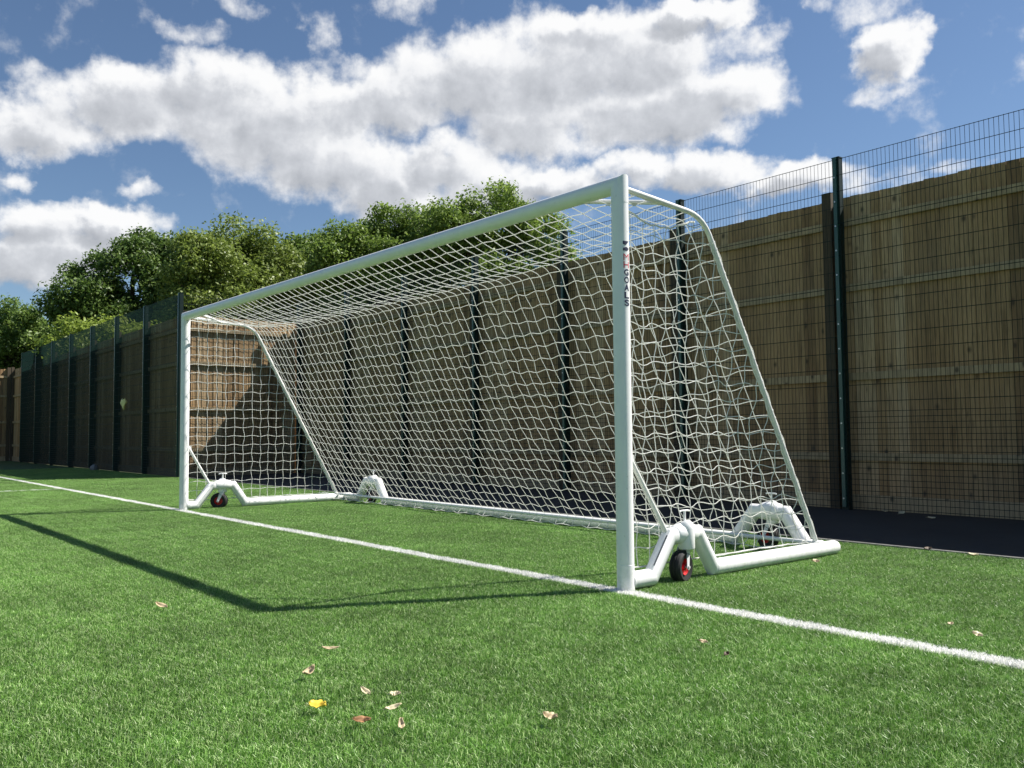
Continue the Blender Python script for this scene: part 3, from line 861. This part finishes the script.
tree('broadleaf_tree', (-45.8, 4.4, 0), [(0, 0, 5.9, 2.0, 1.6, 2.0), (.4, -1.8, 4.4, 1.8, 1.8, 2.4), (-.5, 1.0, 4.0, 1.6, 1.4, 2.4)], lm_small, 'small bushy green tree at the far left edge, above the fence end', .085, 70, 950, seed=11)
tree('broadleaf_tree', (-43.4, 6.2, 0), [(0, -.2, 6.3, .9, .8, 1.5), (.1, .7, 5.0, 1.1, 1.1, 1.6), (0, -.9, 4.4, 1.2, 1.0, 1.9)], lm_small, 'slender thin-leaved young tree second from the left edge', .10, 46, 330, seed=12, clump=(.35, .75))
tree('broadleaf_tree', (-38.6, 8.0, 0), [(0, .2, 8.0, 1.9, 1.9, 2.5), (-.4, -2.0, 6.6, 1.5, 1.5, 2.3), (.4, 2.0, 7.4, 1.8, 1.6, 2.6), (0, 0, 4.6, 2.6, 3.2, 2.4)], lm_dark, 'dense dark green tree left of the broad olive-green tree', .088, 160, 1050, seed=13)
tree('shrub', (-32.4, 5.4, 0), [(0, 0, 4.2, 1.2, 1.2, 1.4), (.3, -1.3, 3.8, 1.0, 1.0, 1.2), (.5, 1.4, 4.4, 1.0, 1.0, 1.4)], lm_yel, 'low yellow-green bush showing just above the left fence', .085, 60, 560, (.35, .7), seed=14, cat='shrub')
tree('broadleaf_tree', (-34.6, 11.4, 0), [(0, .3, 8.4, 2.0, 2.2, 2.4), (.3, -1.9, 7.4, 1.5, 1.5, 2.4), (.5, 2.0, 7.4, 1.7, 1.7, 2.4), (0, .2, 5.4, 2.8, 3.3, 3.2)], lm_olive, 'broad olive-green tree with a speckled crown behind the far post', .085, 190, 850, seed=15)
tree('broadleaf_tree', (-37.6, 16.8, 0), [(0, -.4, 8.8, 2.2, 2.2, 2.4), (.2, 1.6, 9.0, 2.0, 2.0, 2.4), (0, 0, 5.6, 3.4, 3.4, 3.4)], lm_mid, 'darker green tree set back between the olive tree and the next crown', .09, 140, 950, seed=16)
tree('broadleaf_tree', (-30.0, 16.8, 0), [(0, .2, 9.3, 1.9, 2.0, 2.1), (-.7, -2.0, 7.9, 1.5, 1.5, 2.3), (.8, 1.8, 8.9, 1.5, 1.5, 2.1), (0, 0, 6.4, 2.8, 3.0, 3.6)], lm_mid, 'rounded green tree above the left half of the crossbar', .085, 190, 780, seed=17)
tree('broadleaf_tree', (-26.4, 19.6, 0), [(0, .2, 10.2, 1.7, 1.6, 1.7), (-.9, -1.6, 9.5, 1.3, 1.4, 1.8), (1.0, 2.0, 9.4, 1.5, 1.7, 1.8), (1.4, 2.2, 6.6, 2.2, 2.2, 2.4), (-.4, -.4, 7.2, 2.2, 2.4, 2.8)], lm_mid, 'tallest green tree with an open crown above the middle of the crossbar', .085, 180, 560, seed=18, clump=(.4, .85))

# ------------------------------------------------------------------ sky: Nishita + cumulus clouds placed by azimuth and elevation
SUN = Vector((.90, 1.92, 2.5)).normalized()
sun_el = math.asin(SUN.z); sun_az = math.atan2(SUN.x, SUN.y)
BL_ = [(-79.4, 17.5, 3.85, 1.94), (-74.6, 19.6, 5.58, 2.32), (-69.6, 20.6, 5.37, 2.37), (-66.3, 18.9, 6.78, 3.22), (-62.2, 17.1, 5.74, 2.72), (-58.3, 15.7, 3.59, 1.98), (-61.2, 20.4, 3.87, 2.35), (-58.0, 21.1, 3.61, 2.35), (-63.3, 24.2, 1.15, 1.34), (-61.5, 22.8, 1.94, 1.03), (-53.3, 22.4, 5.66, 3.21), (-47.6, 22.6, 6.31, 3.6), (-42.0, 23.3, 6.2, 3.31), (-37.2, 20.6, 4.54, 2.32), (-42.0, 20.2, 7.14, 2.48), (-49.3, 19.7, 5.32, 2.41), (-38.7, 25.7, 3.85, 0.98), (-34.9, 23.7, 2.61, 0.88), (-44.6, 25.1, 3.98, 1.4), (-54.7, 17.3, 3.64, 2.15), (-52.0, 15.8, 3.98, 2.18), (-47.4, 16.0, 3.31, 1.37), (-42.1, 16.6, 3.57, 1.35), (-38.2, 16.4, 5.06, 1.45), (-32.7, 15.6, 4.2, 1.19), (-28.6, 15.0, 2.85, 1.05), (-23.0, 15.1, 1.77, 0.5), (-27.8, 24.5, 2.74, 1.15), (-26.4, 22.1, 1.89, 1.81), (-27.3, 19.9, 1.91, 0.72), (-30.5, 24.8, 0.95, 0.64), (-57.6, 26.3, 1.85, 0.99), (-67.9, 25.5, 1.72, 0.75), (-70.9, 24.1, 2.13, 0.65), (-80.6, 14.6, 1.0, 0.55), (-73.4, 14.5, 1.47, 0.47), (-79.0, 12.2, 2.83, 1.58), (-75.0, 12.6, 3.03, 1.28), (-80.2, 10.0, 3.0, 1.8), (-76.9, 10.7, 4.26, 1.73), (-73.3, 11.8, 1.98, 1.18), (-84.1, 10.8, 2.77, 2.15), (-85.2, 17.5, 2.72, 2.54), (-70.0, 22.5, 2.98, 0.88)]
BL_ += [(30, 20, 12, 3), (-125, 20, 12, 4), (100, 16, 10, 3)]

cg = bpy.data.node_groups.new('cloud_density', 'ShaderNodeTree')
cg.interface.new_socket('Vec', in_out='INPUT', socket_type='NodeSocketVector')
cg.interface.new_socket('Density', in_out='OUTPUT', socket_type='NodeSocketFloat')
cg.interface.new_socket('Thickness', in_out='OUTPUT', socket_type='NodeSocketFloat')
ci = cg.nodes.new('NodeGroupInput'); co = cg.nodes.new('NodeGroupOutput'); L = cg.links.new
def cm(op, a, b_=None, c_=None):
    n = cg.nodes.new('ShaderNodeMath'); n.operation = op
    for k, v in ((0, a), (1, b_), (2, c_)):
        if v is None: continue
        if hasattr(v, 'is_output'): L(v, n.inputs[k])
        else: n.inputs[k].default_value = v
    return n.outputs[0]
# input is (azimuth, elevation, 0) in degrees
wn = N(cg, 'ShaderNodeTexNoise', i_Scale=.30, i_Detail=5.0, i_Roughness=.6); L(ci.outputs[0], wn.inputs['Vector'])
ws = N(cg, 'ShaderNodeVectorMath', operation='SUBTRACT'); L(wn.outputs['Color'], ws.inputs[0]); ws.inputs[1].default_value = (.5, .5, .5)
wm = N(cg, 'ShaderNodeVectorMath', operation='MULTIPLY'); L(ws.outputs[0], wm.inputs[0]); wm.inputs[1].default_value = (4.2, 3.2, 0)
wa = N(cg, 'ShaderNodeVectorMath', operation='ADD'); L(ci.outputs[0], wa.inputs[0]); L(wm.outputs[0], wa.inputs[1])
acc = None
for (A, E, sa, se) in BL_:
    small = sa * se < 3.2
    pk = .22 if small else 1.05
    if small: sa, se = sa * 1.45, se * 1.45
    else: sa, se = sa * .97, se * .93

    s = N(cg, 'ShaderNodeVectorMath', operation='SUBTRACT'); L(wa.outputs[0], s.inputs[0]); s.inputs[1].default_value = (A, E, 0)
    q = N(cg, 'ShaderNodeVectorMath', operation='MULTIPLY'); L(s.outputs[0], q.inputs[0]); q.inputs[1].default_value = (1 / sa, 1 / se, 0)
    d = N(cg, 'ShaderNodeVectorMath', operation='DOT_PRODUCT'); L(q.outputs[0], d.inputs[0]); L(q.outputs[0], d.inputs[1])
    e = cm('SUBTRACT', pk, d.outputs['Value']); e = cm('MAXIMUM', e, -.8)
    if acc is None: acc = e
    else:
        n = cg.nodes.new('ShaderNodeMath'); n.operation = 'SMOOTH_MAX'; L(acc, n.inputs[0]); L(e, n.inputs[1]); n.inputs[2].default_value = .35; acc = n.outputs[0]
fb = N(cg, 'ShaderNodeTexNoise', i_Scale=.34, i_Detail=10.0, i_Roughness=.58); L(ci.outputs[0], fb.inputs['Vector'])
fbm = cm('SUBTRACT', fb.outputs['Fac'], .5)
L(cm('ADD', cm('MULTIPLY_ADD', acc, 1.2, .08), cm('MULTIPLY', fbm, 3.2)), co.inputs[0])
lo = N(cg, 'ShaderNodeTexNoise', i_Scale=.22, i_Detail=4.0, i_Roughness=.5); L(ci.outputs[0], lo.inputs['Vector'])
L(cm('ADD', cm('ADD', acc, cm('MULTIPLY', fbm, .6)), cm('MULTIPLY', cm('SUBTRACT', lo.outputs['Fac'], .5), 1.3)), co.inputs[1])

wd = bpy.data.worlds.new('World'); SC.world = wd; wd.use_nodes = True
nt = wd.node_tree; nt.nodes.clear(); L = nt.links.new
out = N(nt, 'ShaderNodeOutputWorld')
sky = N(nt, 'ShaderNodeTexSky', sky_type='NISHITA'); sky.sun_disc = False
sky.sun_elevation = sun_el; sky.sun_rotation = sun_az; sky.altitude = 80; sky.air_density = 1.0; sky.dust_density = .2; sky.ozone_density = 4.2
bg = N(nt, 'ShaderNodeBackground', i_Strength=.058); L(sky.outputs[0], bg.inputs[0])
tc = N(nt, 'ShaderNodeTexCoord'); sx = N(nt, 'ShaderNodeSeparateXYZ'); L(tc.outputs['Generated'], sx.inputs[0])
def wmth(op, a, b_=None, c_=None):
    n = nt.nodes.new('ShaderNodeMath'); n.operation = op
    for k, v in ((0, a), (1, b_), (2, c_)):
        if v is None: continue
        if hasattr(v, 'is_output'): L(v, n.inputs[k])
        else: n.inputs[k].default_value = v
    return n.outputs[0]
az = wmth('MULTIPLY', wmth('ARCTAN2', sx.outputs[0], sx.outputs[1]), 180 / math.pi)
el = wmth('MULTIPLY', wmth('ARCSINE', sx.outputs[2]), 180 / math.pi)
cv = N(nt, 'ShaderNodeCombineXYZ'); L(az, cv.inputs[0]); L(el, cv.inputs[1])
g1 = N(nt, 'ShaderNodeGroup', node_tree=cg); L(cv.outputs[0], g1.inputs[0])
of = N(nt, 'ShaderNodeVectorMath', operation='ADD'); L(cv.outputs[0], of.inputs[0]); of.inputs[1].default_value = (.75, .75, 0)
g2 = N(nt, 'ShaderNodeGroup', node_tree=cg); L(of.outputs[0], g2.inputs[0])
al = N(nt, 'ShaderNodeMapRange', interpolation_type='SMOOTHSTEP', i_1=-.42, i_2=.82); L(g1.outputs[0], al.inputs[0])
# thickness towards the sun darkens the cloud, slopes facing it brighten
sh = N(nt, 'ShaderNodeMapRange', interpolation_type='SMOOTHSTEP', i_1=.05, i_2=1.15); L(g2.outputs[1], sh.inputs[0])
rel = wmth('SUBTRACT', g1.outputs[0], g2.outputs[0])
tone = wmth('ADD', wmth('MULTIPLY_ADD', sh.outputs[0], .66, .07), wmth('MULTIPLY', rel, -.22))
tone = wmth('MINIMUM', wmth('MAXIMUM', tone, 0), 1)
cc = ramp(nt, [(0, (1.0, 1.0, 1.0)), (.3, (.90, .91, .93)), (.6, (.66, .68, .72)), (1, (.42, .44, .48))]); L(tone, cc.inputs[0])
cb = N(nt, 'ShaderNodeBackground', i_Strength=.56); L(cc.outputs[0], cb.inputs[0])
mx = N(nt, 'ShaderNodeMixShader'); L(wmth('MULTIPLY', al.outputs[0], .97), mx.inputs[0]); L(bg.outputs[0], mx.inputs[1]); L(cb.outputs[0], mx.inputs[2])
L(mx.outputs[0], out.inputs['Surface'])
try: wd.cycles.sampling_method = 'MANUAL'; wd.cycles.sample_map_resolution = 512
except Exception: pass

sl = bpy.data.lights.new('sun', 'SUN'); sl.energy = 5.0; sl.angle = rad(.53); sl.color = (1, .955, .88)
so = bpy.data.objects.new('sun', sl); COL.objects.link(so); so.location = SUN * 60
so.rotation_euler = (-SUN).to_track_quat('-Z', 'Y').to_euler()

# ------------------------------------------------------------------ camera
cx, cy, cz, yaw, pitch, roll, fpx = 3.68551, -3.90920, .965038, .884645, .0562181, -.00907574, 874.693
fwd = Vector((-math.sin(yaw) * math.cos(pitch), math.cos(yaw) * math.cos(pitch), math.sin(pitch)))
rt = Vector((math.cos(yaw), math.sin(yaw), 0)); upv = rt.cross(fwd)
r2 = rt * math.cos(roll) + upv * math.sin(roll); u2 = -rt * math.sin(roll) + upv * math.cos(roll)
cd = bpy.data.cameras.new('camera'); cd.sensor_width = 36; cd.lens = 36 * fpx / 1024; cd.clip_start = .05; cd.clip_end = 2000
cam = bpy.data.objects.new('camera', cd); COL.objects.link(cam)
cam.matrix_world = Matrix(((r2.x, u2.x, -fwd.x, cx), (r2.y, u2.y, -fwd.y, cy), (r2.z, u2.z, -fwd.z, cz), (0, 0, 0, 1)))
SC.camera = cam

SC.view_settings.view_transform = 'Standard'; SC.view_settings.look = 'None'
SC.view_settings.exposure = .84; SC.view_settings.gamma = 1
SC.cycles.max_bounces = 8; SC.cycles.use_denoising = True
SC.cycles.transparent_max_bounces = 8
